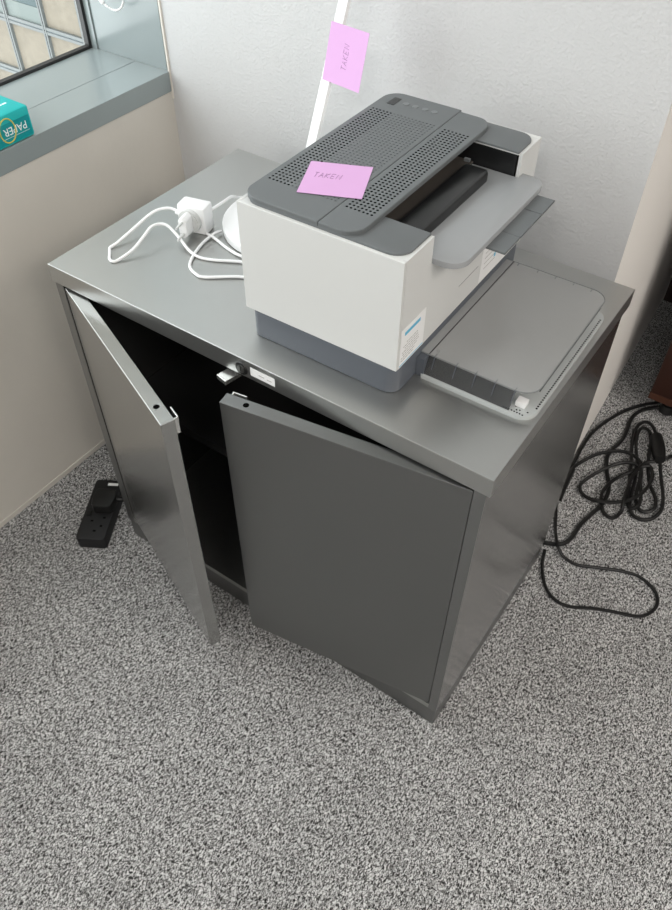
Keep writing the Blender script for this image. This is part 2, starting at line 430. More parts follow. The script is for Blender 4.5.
# ------------------------------------------------------------------ laser printer
PA = 0.0138; PX, PY = -0.163215, 0.052569
PW, PD = 0.2268, 0.349758
ZB, ZT, ZL = 0.0394, 0.1899, 0.1980
def printer():
    p = thing('laser_printer', 'white and slate grey laser printer standing on the metal cabinet', 'printer', (PX, PY, H), PA)
    bm = bmesh.new(); slab(bm, rect(-0.2187, 0.0008, -0.0008, PD-0.0012), [0.012, 0.018, 0.018, 0.012], 0, ZB-0.0001, 0.0006, bottom_ch=0.001)
    obj('base', bm, M['base'], p, smooth='auto')
    # core under the covers: stepped so that the output recess stays open
    bm = bmesh.new()
    box(bm, -PW+0.004, -0.112, 0.005, PD-0.005, ZB, ZT-0.003)
    box(bm, -0.112, -0.005, 0.005, PD-0.005, ZB, 0.150)
    obj('inner_body', bm, M['recess'], p)
    for y0, y1 in ((0.006, 0.0645), (0.2905, PD-0.006)):
        bm = bmesh.new(); box(bm, -0.1115, -0.0068, y0, y1, 0.150, ZT-0.0027)
        obj('recess_wall', bm, M['black_plastic'], p)
    # white covers
    bm = bmesh.new(); box(bm, -PW, 0, 0, 0.0048, ZB, ZT, 0.0007); obj('side_cover', bm, M['white_plastic'], p)
    bm = bmesh.new(); box(bm, -PW, 0, PD-0.0048, PD, ZB, ZT, 0.0007); obj('side_cover', bm, M['white_plastic'], p)
    bm = bmesh.new(); box(bm, -PW, -PW+0.0045, 0.0048, PD-0.0048, ZB, ZT, 0.0005); obj('back_cover', bm, M['white_plastic'], p)
    bm = bmesh.new()
    # front cover: one plate with a wide notch cut from its upper edge
    prof = [(0.0050, ZB), (PD-0.0050, ZB), (PD-0.0050, ZT), (0.2915, ZT), (0.2915, 0.153), (0.0640, 0.153), (0.0640, ZT), (0.0050, ZT)]
    A = [bm.verts.new((0, y, z)) for y, z in prof]; B = [bm.verts.new((-0.0045, y, z)) for y, z in prof]
    bm.faces.new(A); bm.faces.new(B[::-1])
    for i in range(8): bm.faces.new((A[i], B[i], B[(i+1) % 8], A[(i+1) % 8]))
    obj('front_cover', bm, M['white_plastic'], p)
    bm = bmesh.new(); box(bm, -0.0001, 0.0003, 0.150, 0.204, 0.0733, 0.0743); obj('front_slot', bm, M['print_grey'], p)
    bm = bmesh.new(); slab(bm, [(-PW+0.0045, 0.0048), (-0.0045, 0.0048), (-0.0045, 0.0640), (-0.1115, 0.0640), (-0.1115, 0.2912), (-0.0045, 0.2912), (-0.0045, PD-0.0048), (-PW+0.0045, PD-0.0048)],
                           [0]*8, ZT-0.0025, ZT-0.0003, 0.0002)
    obj('top_deck', bm, M['white_plastic'], p)
    # end plates on top
    bm = bmesh.new(); slab(bm, rect(-0.2215, -0.0042, 0.0052, 0.0648), [0.02, 0.022, 0.001, 0.001], ZT-0.0003, ZT+0.0024, 0.0010)
    obj('end_plate', bm, M['lid'], p, smooth='auto')
    bm = bmesh.new(); slab(bm, rect(-0.2215, -0.0045, 0.2900, PD-0.0060), [0.001, 0.001, 0.022, 0.02], ZT-0.0003, ZT+0.0024, 0.0010)
    obj('end_plate', bm, M['lid'], p, smooth='auto')
    # perforated lid and flap strip
    hs = []; pt = 0.0055
    def grid(x0, x1, y0, y1, shallow):
        j = 0; y = y0
        while y <= y1:
            x = x0
            while x <= x1:
                deep = not shallow(x, y)
                hs.append((x, y, 0.00165 if deep else 0.0015, 0.0028 if deep else 0.0006, 1 if deep else 0))
                x += pt
            y += 0.0062; j += 1
    grid(-0.2165, -0.1215, 0.052, 0.285, lambda x, y: x > -0.186)
    bm = bmesh.new(); slab(bm, rect(-0.2255, -0.1153, 0.0050, 0.3445), [0.024, 0.0006, 0.0006, 0.024], ZT+0.0024, ZL, 0.0012, holes=hs)
    obj('lid', bm, [M['lid'], M['hole']], p, smooth=False)
    hs = []
    grid(-0.1060, -0.0700, 0.050, 0.283, lambda x, y: False)
    bm = bmesh.new(); slab(bm, rect(-0.1147, -0.0640, 0.0050, 0.3390), [0.0006, 0.024, 0.024, 0.0006], ZT+0.0024, ZL, 0.0012, holes=hs)
    obj('lid_strip', bm, [M['lid'], M['hole']], p, smooth=False)
    # control panel
    bm = bmesh.new(); box(bm, -0.2095, -0.1985, 0.3045, 0.3270, ZL, ZL+0.0004)
    obj('display', bm, M['black_plastic'], p)
    for x in (-0.186, -0.171, -0.156, -0.142):
        bm = bmesh.new(); cyl(bm, (x, 0.3165, ZL-0.0002), (0, 0, 1), 0.0046, 0.0011, 20, 0.0042)
        obj('button', bm, M['button'], p, smooth='auto')
    # output tray
    bm = bmesh.new(); slab(bm, [(-0.1100, 0.0655), (-0.0050, 0.0655), (-0.0050, 0.0675), (0.0345, 0.0675), (0.0345, 0.3035), (0.0002, 0.3035), (0.0002, 0.2895), (-0.1100, 0.2895)],
                           [0, 0, 0, 0.024, 0.020, 0, 0, 0], 0.1525, 0.1600, 0.0012)
    obj('output_tray', bm, M['plate'], p, smooth='auto')
    bm = bmesh.new(); box(bm, -0.1105, -0.0640, 0.0662, 0.2890, 0.1600, 0.1640, 0.001)
    obj('exit_guide', bm, M['recess'], p)
    bm = bmesh.new(); slab(bm, rect(-0.0640, -0.0285, 0.0660, 0.2640), [0.001, 0.001, 0.008, 0.004], 0.1600, 0.1735, 0.004, bottom_ch=0.0)
    obj('exit_roller_cover', bm, M['black_plastic'], p, smooth='auto')
    bm = bmesh.new(); box(bm, -0.068, -0.060, 0.2655, 0.2700, 0.1725, 0.1765, 0.0004)
    obj('exit_clip', bm, M['button'], p)
    for a, b in ((0.1340, 0.1745), (0.1755, 0.2365), (0.2375, 0.2775)):
        bm = bmesh.new(); slab(bm, rect(0.018, 0.0580, a, b), [0.001]*4, 0.1497, 0.1522, 0.0005)
        obj('tray_extension', bm, M['lid'], p)
    # stickers on the front
    bm = bmesh.new(); box(bm, 0, 0.0004, 0.2135, 0.3190, 0.0415, 0.0925); s = obj('info_sticker', bm, M['label'], p)
    s['label'] = 'white printed sticker below the output tray'
    bm = bmesh.new()
    for k in range(4): box(bm, 0.0003, 0.0006, 0.222, 0.262-0.006*(k % 2), 0.083-0.008*k, 0.0838-0.008*k)
    for k in range(3): box(bm, 0.0003, 0.0006, 0.272, 0.312, 0.083-0.008*k, 0.0838-0.008*k)
    obj('sticker_print', bm, M['print_faint'], s)
    bm = bmesh.new(); box(bm, 0.0003, 0.0006, 0.252, 0.257, 0.062, 0.068); obj('sticker_mark', bm, M['cyan'], s)
    bm = bmesh.new(); box(bm, 0, 0.0004, 0.0060, 0.0625, 0.0405, 0.0960); s = obj('setup_sticker', bm, M['label'], p)
    s['label'] = 'white sticker with pale blue bands'
    bm = bmesh.new(); box(bm, 0.0003, 0.0006, 0.014, 0.050, 0.0845, 0.0895); obj('sticker_band', bm, M['cyan'], s)
    bm = bmesh.new(); box(bm, 0.0003, 0.0006, 0.0062, 0.0620, 0.0420, 0.0432); obj('sticker_line', bm, M['cyan'], s)
    bm = bmesh.new()
    for k, (a, b) in enumerate(((0.020, 0.046), (0.013, 0.047), (0.017, 0.049), (0.011, 0.050), (0.012, 0.046), (0.009, 0.041), (0.009, 0.038))):
        y = a
        while y < b:
            w = random.uniform(0.002, 0.006); z = 0.0715-0.0039*k
            box(bm, 0.0003, 0.0005, y, min(y+w, b), z, z+0.0012); y += w+0.0012
    obj('sticker_print', bm, M['print_faint'], s)
    # paper tray with perforated rim and its smoky cover
    hs = []
    for k in range(47):
        hs.append((0.1556, 0.073+k*0.0045, 0.0014, 0.002, 1))
    for k in range(8): hs.append((0.1460-k*0.0036, 0.0530+0.0002*k, 0.0012, 0.002, 1))
    for (x, y) in ((0.1495, 0.0605), (0.1400, 0.0590), (0.1365, 0.0575), (0.1330, 0.0630)): hs.append((x, y, 0.0012, 0.002, 1))
    bm = bmesh.new(); slab(bm, rect(0.0080, 0.1592, 0.0478, 0.2990), [0.004, 0.022, 0.018, 0.004], 0.0, 0.0055, 0.0008, holes=hs)
    obj('paper_tray', bm, [M['tray'], M['hole']], p)
    bm = bmesh.new(); slab(bm, rect(0.0000, 0.1525, 0.0610, 0.3050), [0.001, 0.024, 0.022, 0.001], 0.0285, 0.0303, 0.0007)
    cv = obj('tray_cover', bm, M['smoke'], p, smooth='auto'); cv['label'] = 'smoky translucent cover over the paper tray'
    bm = bmesh.new()
    q = [(0.0510, 0.0056), (0.0522, 0.0056), (0.0624, 0.0285), (0.0612, 0.0285)]
    A = [bm.verts.new((0.0120, y, z)) for y, z in q]; B = [bm.verts.new((0.1290, y, z)) for y, z in q]
    bm.faces.new(A); bm.faces.new(B[::-1])
    for i in range(4): bm.faces.new((A[i], A[(i+1) % 4], B[(i+1) % 4], B[i]))
    obj('cover_wall', bm, M['smoke_wall'], cv)
    bm = bmesh.new(); box(bm, 0.0120, 0.1330, 0.3030, 0.3042, 0.0056, 0.0285); obj('cover_wall', bm, M['smoke_wall'], cv)
    bm = bmesh.new()
    box(bm, 0.1500, 0.1512, 0.0860, 0.2830, 0.0200, 0.0285)
    obj('cover_wall', bm, M['smoke_wall'], cv)
    for y0, y1, top in ((0.0600, 0.0660, 0.0615), (0.2985, 0.3046, 0.30)):
        for x in (0.0204, 0.0500, 0.0767, 0.1030, 0.1285):
            q = [(0.0660, 0.0308), (0.0600, 0.0308), (0.0535, 0.0140), (0.0570, 0.0140)] if y0 < 0.1 else [(0.2985, 0.0308), (0.3046, 0.0308), (0.3046, 0.0100), (0.3010, 0.0100)]
            bm = bmesh.new(); A = [bm.verts.new((x-0.0004, y, z)) for y, z in q]; B = [bm.verts.new((x+0.0004, y, z)) for y, z in q]
            bm.faces.new(A); bm.faces.new(B[::-1])
            for i in range(4): bm.faces.new((A[i], A[(i+1) % 4], B[(i+1) % 4], B[i]))
            obj('rib', bm, M['base'], cv)
    bm = bmesh.new(); box(bm, 0.0010, 0.0118, 0.0500, 0.3040, 0.0005, 0.0280)
    obj('tray_mount', bm, M['base'], p)
    bm = bmesh.new(); tube(bm, [(0.0165, 0.0725, 0.0304), (0.0175, 0.0745, 0.0304), (0.0195, 0.0745, 0.0304), (0.0205, 0.0725, 0.0304), (0.0195, 0.0705, 0.0304), (0.0175, 0.0705, 0.0304), (0.0165, 0.0725, 0.0304)], 0.0003, 5, 3)
    obj('moulded_ring', bm, M['button'], cv)
    bm = bmesh.new(); ol = round_poly(rect(0.0000, 0.1525, 0.0610, 0.3050), [0.001, 0.024, 0.022, 0.001], 8)
    k0 = 9; ol = [Vector((q.x, q.y, 0.0300)) for q in ol]; ol = ol[4:32]
    tube(bm, ol, 0.0007, 6, 1); obj('cover_rim', bm, M['button'], cv, smooth='auto')
    bm = bmesh.new(); box(bm, 0.0115, 0.0127, 0.0615, 0.3040, 0.0303, 0.0308); obj('hinge_line', bm, M['black_plastic'], cv)
    bm = bmesh.new(); box(bm, 0.1310, 0.1440, 0.0630, 0.0750, 0.0056, 0.0130, 0.0005); obj('paper_guide', bm, M['white_gloss'], p)
printer()

# ------------------------------------------------------------------ sticky notes
GL = {'T': [[(0.5, 0), (0.5, 1)], [(0, 1), (1, 1)]], 'A': [[(0, 0), (0.5, 1), (1, 0)], [(0.2, 0.4), (0.8, 0.4)]],
      'K': [[(0, 0), (0, 1)], [(0.9, 1), (0, 0.45), (1, 0)]], 'E': [[(0.9, 1), (0, 1), (0, 0), (0.9, 0)], [(0, 0.5), (0.7, 0.5)]],
      'N': [[(0, 0), (0, 1), (1, 0), (1, 1)]]}
def note(name, label, mw, s, text_m, curl):
    o = bpy.data.objects.new(name, None); COL.objects.link(o); o.matrix_world = mw
    tag(o, label, 'sticky note', 'pink sticky notes')
    bm = bmesh.new(); n = 12
    def zz(x, y): return curl(x/s, y/s)
    G = [[bm.verts.new((s*i/n, s*j/n, zz(s*i/n, s*j/n))) for j in range(n+1)] for i in range(n+1)]
    G2 = [[bm.verts.new((v.co.x, v.co.y, v.co.z-0.00035)) for v in r] for r in G]
    for i in range(n):
        for j in range(n):
            bm.faces.new((G[i][j], G[i+1][j], G[i+1][j+1], G[i][j+1]))
            bm.faces.new((G2[i][j], G2[i][j+1], G2[i+1][j+1], G2[i+1][j]))
    rim = [(i, 0) for i in range(n)]+[(n, j) for j in range(n)]+[(n-i, n) for i in range(n)]+[(0, n-j) for j in range(n)]
    for k in range(len(rim)):
        a, b = rim[k], rim[(k+1) % len(rim)]
        bm.faces.new((G[a[0]][a[1]], G2[a[0]][a[1]], G2[b[0]][b[1]], G[b[0]][b[1]]))
    obj('note_sheet', bm, M['pink'], o, smooth='auto')
    bm = bmesh.new()
    for k, ch in enumerate('TAKEN'):
        for st in GL[ch]:
            pts = []
            for (gx, gy) in st:
                v = text_m @ Vector((k*1.25+gx*0.85+gy*0.2, gy, 0)); pts.append((v.x, v.y, zz(v.x, v.y)+0.0001))
            tube(bm, pts, 0.00028, 5, 1)
    obj('handwriting', bm, M['pencil'], o)
    return o
S_ = 0.0765
# note lying on the printer lid
c, s = math.cos(PA), math.sin(PA)
def pw(u, v, z): return Vector((PX+u*c-v*s, PY+u*s+v*c, H+z))
n0 = pw(-0.1704, 0.0421, ZL+0.0006); n1 = pw(-0.1022, 0.0702, ZL+0.0006)
mw = frame_matrix(n0, n1-n0, Vector((0, 0, 1)).cross(n1-n0))
tm = Matrix.Translation((0.0100, 0.0400, 0)) @ Matrix.Rotation(math.radians(-2), 4, 'Z') @ Matrix.Diagonal((0.0056, 0.0105, 1, 1))
note('sticky_note', 'pink sticky note lying flat on the printer lid', mw, S_, tm, lambda x, y: 0.0005*(1-y)**3+0.001*max(0, x-0.6)**2)

# ------------------------------------------------------------------ desk lamp behind the printer and its note
def lamp():
    l = thing('desk_lamp', 'white desk lamp with round base and slim leaning arm behind the printer', 'lamp', (-0.502, 0.283, H))
    bm = bmesh.new()
    prof = [(0.0, 0.0), (0.097, 0.0), (0.1, 0.002), (0.1, 0.0125), (0.098, 0.0148), (0.0, 0.0155)]
    seg = 64; R = []
    for r, z in prof[1:-1]: R.append([bm.verts.new((r*math.cos(2*PI*k/seg), r*math.sin(2*PI*k/seg), z)) for k in range(seg)])
    for a, b in zip(R, R[1:]):
        for k in range(seg): bm.faces.new((a[k], a[(k+1) % seg], b[(k+1) % seg], b[k]))
    bm.faces.new(R[0][::-1]); bm.faces.new(R[-1])
    obj('lamp_base', bm, M['white_gloss'], l, smooth='auto')
    return l
LAMP = lamp()
# plane of the arm and of the note on it
NR = Vector((0.98, -0.20, 0.03)).normalized(); NU = Vector((0.02, 0.28, 0.96)).normalized()
NN = NR.cross(NU).normalized(); NN = -NN if NN.y > 0 else NN
A0 = Vector((-0.5295, 0.3625, 0.6950)); A1 = Vector((-0.4990, 0.4258, 0.9415))
def arm():
    bm = bmesh.new(); d = (A1-A0).normalized(); side = (NR-d*NR.dot(d)).normalized(); nn = side.cross(d).normalized(); nn = -nn if nn.y > 0 else nn
    hw = 0.0090; th = 0.007
    p0 = A0-d*0.028; p1 = A1+d*0.26
    vs = []
    for p in (p0, p1):
        for a, b in ((-hw, 0), (hw, 0), (hw, -th), (-hw, -th)): vs.append(bm.verts.new(p+side*a+nn*b))
    for q in ((0, 1, 2, 3), (7, 6, 5, 4), (0, 4, 5, 1), (1, 5, 6, 2), (2, 6, 7, 3), (3, 7, 4, 0)): bm.faces.new([vs[i] for i in q])
    bmesh.ops.bevel(bm, geom=list(bm.edges), offset=0.0008, segments=2, profile=0.5, affect='EDGES')
    bmesh.ops.translate(bm, verts=bm.verts, vec=-LAMP.location)
    obj('lamp_arm', bm, M['white_gloss'], LAMP)
    return nn
ANN = arm()
N0 = Vector((-0.633, 0.519, 1.128))*0.81
nu = Vector((0.02, 0.28, 0.96)).normalized(); nr = (Vector((0.98, -0.2, 0.03))-nu*Vector((0.98, -0.2, 0.03)).dot(nu)).normalized()
mw = frame_matrix(N0-nu*S_+ANN*0.0012, nr, nu)
# writing reads upward
tm = Matrix.Translation((0.0430, 0.0205, 0)) @ Matrix.Rotation(math.radians(90), 4, 'Z') @ Matrix.Diagonal((0.0056, 0.0095, 1, 1))
note('sticky_note', 'pink sticky note stuck upright on the white lamp arm', mw, S_, tm, lambda x, y: 0.0012+0.004*max(0, x-0.45)**2)

# ------------------------------------------------------------------ power adapter on the cabinet
def adapter():
    a = thing('power_adapter', 'white plug-in power adapter with looped cord beside the lamp base', 'power adapter', (-0.614, 0.198, H))
    rz = math.radians(14)
    R = Matrix.Rotation(rz, 4, 'Z')
    def part(name, bm, m, parent=a, smooth='auto'):
        bmesh.ops.transform(bm, matrix=R, verts=bm.verts); return obj(name, bm, m, parent, smooth=smooth)
    bm = bmesh.new(); box(bm, -0.0228, 0.0245, -0.0138, 0.0150, 0.0, 0.0445, 0.004)
    part('adapter_body', bm, M['white_gloss'])
    bm = bmesh.new(); cyl(bm, (0, -0.0130, 0.0225), (0, -1, 0), 0.0185, 0.006, 36, 0.0180); cyl(bm, (0, -0.019, 0.0225), (0, -1, 0), 0.0150, 0.0015, 36)
    part('plug_ring', bm, M['white_plastic'])
    bm = bmesh.new(); P = [(-0.0068, -0.0125), (0, -0.0175), (0.0068, -0.0125), (0.0068, 0.0125), (0, 0.0175), (-0.0068, 0.0125)]
    slab(bm, P, [0.003]*6, 0, 0.0200, 0.0015, seg=4)
    bmesh.ops.transform(bm, matrix=Matrix.Translation((0, -0.0195, 0.0225)) @ Matrix.Rotation(math.radians(90), 4, 'X'), verts=bm.verts)
    plug = part('plug', bm, M['white_gloss'])
    for dz in (-0.0095, 0.0095):
        bm = bmesh.new(); cyl(bm, (0, -0.0393, 0.0225+dz), (0, -1, 0), 0.0022, 0.0105, 12); cyl(bm, (0, -0.0498, 0.0225+dz), (0, -1, 0), 0.0020, 0.0085, 12, 0.0015)
        part('pin', bm, M['white_plastic'], plug)
    o = Vector(a.location); zc = H+0.0026
    def cord(pts, r=0.0023):
        bm = bmesh.new(); tube(bm, [Vector(q)-o for q in pts], r, 10, 8); obj('cord', bm, M['white_gloss'], a, smooth='auto')
    cord([(-0.6370, 0.1945, H+0.022), (-0.6470, 0.1935, H+0.022), (-0.6620, 0.188, H+0.024), (-0.6700, 0.165, H+0.025), (-0.6760, 0.128, H+0.014), (-0.6800, 0.096, H+0.005), (-0.6821, 0.0810, zc), (-0.6760, 0.0740, zc), (-0.6700, 0.0680, zc), (-0.6610, 0.0590, zc),
          (-0.6526, 0.0570, zc), (-0.6485, 0.0639, zc), (-0.6411, 0.0890, H+0.010), (-0.640, 0.1130, H+0.020), (-0.6430, 0.1330, H+0.025), (-0.6400, 0.1470, H+0.024), (-0.6290, 0.1530, H+0.022), (-0.6060, 0.1500, H+0.013),
          (-0.5780, 0.1410, H+0.005), (-0.5565, 0.1385, zc), (-0.5321, 0.1462, zc), (-0.4951, 0.1660, zc), (-0.450, 0.176, zc), (-0.418, 0.170, zc), (-0.412, 0.150, zc), (-0.430, 0.142, zc),
          (-0.4711, 0.1368, zc), (-0.5157, 0.1053, zc), (-0.5312, 0.1035, zc), (-0.5500, 0.1116, zc), (-0.5632, 0.1306, zc), (-0.5747, 0.1613, zc), (-0.5785, 0.1835, zc+0.0005), (-0.5745, 0.1975, zc+0.0046), (-0.5730, 0.2085, zc+0.002)])
    cord([(-0.5935, 0.1960, H+0.006), (-0.5880, 0.1920, H+0.004), (-0.5760, 0.1900, zc+0.002), (-0.5609, 0.1875, zc), (-0.5350, 0.1800, zc), (-0.505, 0.176, zc+0.001), (-0.46, 0.1840, zc+0.0056), (-0.425, 0.1950, zc)])
    cord([(-0.6000, 0.2080, H+0.028), (-0.5950, 0.2150, H+0.031), (-0.5960, 0.2450, H+0.030), (-0.6030, 0.2720, H+0.024), (-0.6080, 0.295, H+0.010), (-0.604, 0.320, zc), (-0.585, 0.355, zc), (-0.55, 0.385, zc), (-0.50, 0.390, zc)])
    bm = bmesh.new(); cyl(bm, (-0.0225, 0, 0.0215), (-1, 0, 0), 0.0042, 0.011, 14, 0.003); part('strain_relief', bm, M['white_gloss'])
adapter()

# ------------------------------------------------------------------ paper ream on the sill
def ream():
    x1, y1, h = -0.9635, 0.1985, 0.0500
    r = thing('paper_ream', 'teal wrapped ream of printer paper on the window sill', 'paper ream', (x1-0.105, y1-0.1485, ZS))
    o = Vector(r.location)
    bm = bmesh.new(); box(bm, -0.105, 0.105, -0.1485, 0.1485, 0, h, 0.004)
    obj('wrapper', bm, M['teal'], r, smooth='auto')
    bm = bmesh.new(); box(bm, 0.1046, 0.1054, -0.1440, 0.1440, 0.004, h-0.014); w = obj('side_band', bm, M['teal_dark'], r)
    # folded end flap
    bm = bmesh.new(); A = [bm.verts.new(q) for q in ((-0.095, 0.1484, 0.003), (0.098, 0.1484, 0.003), (0.088, 0.1500, 0.036), (-0.085, 0.1500, 0.036))]
    B = [bm.verts.new((v.co.x, v.co.y+0.0012, v.co.z)) for v in A]
    bm.faces.new(A); bm.faces.new(B[::-1])
    for i in range(4): bm.faces.new((A[i], A[(i+1) % 4], B[(i+1) % 4], B[i]))
    obj('end_flap', bm, M['teal_dark'], r)
    mw = frame_matrix((0.1056, 0.1140, 0.0235), (0, -1, 0), (0, 0, -1))
    text_obj('brand_text', 'PAPER', 0.0175, M['white_ink'], mw, r, sx=0.95)
    bm = bmesh.new(); n = 28
    tube(bm, [(0.1057, 0.0990+0.0150*math.cos(2*PI*k/n), 0.0250+0.0190*math.sin(2*PI*k/n)) for k in range(n+1)], 0.0011, 6, 1)
    obj('gold_ring', bm, M['gold'], r)
    bm = bmesh.new(); box(bm, 0.1053, 0.1057, 0.0850, 0.1400, 0.0130, 0.0134); obj('rule_line', bm, M['white_ink'], r)
    bm = bmesh.new()
    for k in range(6):
        x = 0.070-0.009*k
        y = 0.060
        while y < 0.128-0.003*k:
            w_ = random.uniform(0.003, 0.009); box(bm, x, x+(0.0022 if k else 0.004), y, y+w_, h-0.0001, h+0.0002); y += w_+0.0015
    obj('top_print', bm, M['white_ink'], r)
ream()

# ------------------------------------------------------------------ blind chain
def chain():
    pts = catmull([(-1.100, 0.500, 1.30), (-1.0985, 0.500, 1.0), (-1.0970, 0.500, 0.85), (-1.0935, 0.500, 0.8165), (-1.0830, 0.500, 0.8085), (-1.0640, 0.500, 0.8035), (-1.0480, 0.500, 0.8070), (-1.0360, 0.500, 0.8170), (-1.0310, 0.500, 0.8350), (-1.029, 0.500, 0.90), (-1.028, 0.500, 1.1), (-1.027, 0.500, 1.3)], 60)
    t = tag(bpy.data.objects.new('blind_chain', None), 'white bead pull chain hanging beside the window', 'blind chain'); COL.objects.link(t); t.location = (-1.065, 0.5, 0.8)
    o = Vector(t.location); bm = bmesh.new(); last = None
    for p in pts:
        if last is None or (p-last).length > 0.0050:
            bmesh.ops.create_uvsphere(bm, u_segments=8, v_segments=6, radius=0.0024, matrix=Matrix.Translation(p-o)); last = p
    obj('beads', bm, M['white_gloss'], t, smooth=True)
    bm = bmesh.new(); tube(bm, [q-o for q in pts[::6]], 0.0006, 5, 1); obj('chain_cord', bm, M['white_gloss'], t)
    bm = bmesh.new(); tube(bm, [(-1.0975-o.x, 0, 0.020), (-1.087-o.x, 0, 0.0105)], 0.0042, 10, 1); obj('connector', bm, M['white_gloss'], t)
chain()

# ------------------------------------------------------------------ power strip at the left
def strip():
    c0 = Vector((-0.788, -0.0869, 0)); ey = Vector((-0.0775, 0.131, 0)).normalized(); ex = Vector((ey.y, -ey.x, 0))
    rz = math.atan2(ex.y, ex.x)
    s = thing('power_strip', 'black two-gang socket strip on the carpet left of the cabinet', 'power strip', c0, rz)
    bm = bmesh.new(); slab(bm, rect(-0.0055, 0.055, -0.001, 0.158), [0.008]*4, 0, 0.031, 0.002, bottom_ch=0.002); obj('strip_body', bm, M['strip'], s, smooth='auto')
    z = 0.031
    for (u, v, w, d) in ((0.0167, 0.0460, 0.0055, 0.0038), (0.0400, 0.0554, 0.0055, 0.0038), (0.0390, 0.0340, 0.0050, 0.0045), (0.0285, 0.0209, 0.0060, 0.0040)):
        bm = bmesh.new(); box(bm, u-w/2, u+w/2, v-d/2, v+d/2, z-0.002, z+0.0003); obj('socket_slot', bm, M['hole'], s)
    bm = bmesh.new(); box(bm, 0.0000, 0.0110, 0.0580, 0.0700, z-0.001, z+0.0030, 0.001); obj('rocker_switch', bm, M['rubber'], s)
    bm = bmesh.new(); box(bm, 0.0235, 0.0455, 0.1420, 0.1490, z, z+0.0004); lb = obj('rating_label', bm, M['label'], s); lb['label'] = 'small white label'
    # plug in the far socket
    p = thing('mains_plug', 'black mains plug inserted in the socket strip', 'plug', c0+ex*0.0335+ey*0.0925+Vector((0, 0, z+0.0004)), rz)
    bm = bmesh.new(); slab(bm, [(-0.020, -0.026), (0.020, -0.026), (0.025, 0.0), (0.020, 0.024), (-0.020, 0.024), (-0.025, 0.0)], [0.010, 0.010, 0.03, 0.008, 0.008, 0.03], 0, 0.0235, 0.004, bottom_ch=0.001)
    obj('plug_body', bm, M['rubber'], p, smooth='auto')
    bm = bmesh.new(); tube(bm, [(0.020, 0.006, 0.010), (0.034, 0.006, 0.010), (0.048, 0.012, 0.008)], lambda t: 0.0058-0.0020*t, 10, 4); obj('cord_sleeve', bm, M['rubber'], p, smooth='auto')
    w = Matrix.Rotation(rz, 4, 'Z'); base = Vector(p.location)
    q = [Vector((0.046, 0.011, 0.0082)), Vector((0.058, 0.018, 0.002)), Vector((0.060, 0.040, -0.018)), Vector((0.049, 0.080, -0.0274)), Vector((0.010, 0.20, -0.0274)), Vector((-0.03, 0.30, -0.0274))]
    q[3:] = [w.inverted() @ (Vector(t)-base) for t in ((-0.7470, 0.10, 0.0038), (-0.747, 0.25, 0.0038), (-0.742, 0.44, 0.0038))]
    bm = bmesh.new(); tube(bm, q, 0.0036, 8, 8); obj('cord', bm, M['rubber'], p, smooth='auto')
strip()

# ------------------------------------------------------------------ cables on the floor at the right
CAM = Vector((0.173337480, -0.562447343, 1.31393578))
def cables():
    def place(pts): return pts
    def cable(name, label, pts, r, cat='cable', group=None):
        bm = bmesh.new(); ctr = Vector((pts[0][0], pts[0][1], 0))
        tube(bm, [Vector(q)-ctr for q in pts], r, 8, 7)
        t = thing(name, label, cat, ctr, 0, group); obj('cable_sheath', bm, M['rubber'], t, smooth='auto'); return t
    return cable
cable = cables()
#CABLES-BEGIN
cable('power_cable', 'thin black cable in one wide loop on the carpet right of the cabinet', [(-0.036, 0.5885, 0.0045), (-0.0254, 0.5632, 0.0035), (-0.0082, 0.5213, 0.0035), (0.0041, 0.4929, 0.011), (0.0169, 0.4702, 0.0135), (0.0264, 0.4632, 0.01), (0.0385, 0.4591, 0.0035), (0.0668, 0.4562, 0.0035), (0.105, 0.4738, 0.0035), (0.1465, 0.4932, 0.0035), (0.1788, 0.5012, 0.0035), (0.2073, 0.4933, 0.0035), (0.226, 0.4775, 0.0035), (0.2329, 0.452, 0.0035), (0.2231, 0.4236, 0.0035), (0.2043, 0.4078, 0.0035), (0.1711, 0.3952, 0.0035), (0.1338, 0.3787, 0.0035), (0.0991, 0.3584, 0.0035), (0.071, 0.3535, 0.0035), (0.0431, 0.3663, 0.0035), (0.0213, 0.3938, 0.0035), (0.0077, 0.4225, 0.0035), (-0.0007, 0.4529, 0.0035)], 0.0034)
cable('desk_cable', 'black cable curving along the wall foot from cabinet to desk', [(-0.0531, 0.6462, 0.0045), (-0.0491, 0.7145, 0.0045), (-0.0526, 0.7687, 0.0045), (-0.0505, 0.829, 0.0045), (-0.034, 0.8934, 0.0045), (-0.0119, 0.9464, 0.0045), (0.0137, 0.9856, 0.0045), (0.0352, 1.0093, 0.0045), (0.0468, 1.026, 0.0045)], 0.004)
cable('extension_lead', 'thick black lead snaking from the desk back under the cabinet', [(0.052, 1.0036, 0.0048), (0.0198, 0.9683, 0.0048), (0.0079, 0.9266, 0.0048), (0.0126, 0.881, 0.0048), (0.0149, 0.843, 0.0048), (0.0077, 0.7992, 0.0048), (0.0076, 0.7689, 0.0048), (0.0247, 0.7256, 0.0048), (0.0405, 0.6974, 0.0048), (0.0484, 0.6715, 0.0048), (0.0501, 0.6384, 0.0048), (0.0451, 0.6114, 0.0048), (0.0336, 0.5575, 0.0048), (0.0317, 0.5147, 0.0048), (0.0219, 0.486, 0.0048), (-0.0063, 0.4694, 0.0048), (-0.018, 0.4705, 0.0048)], 0.0046)
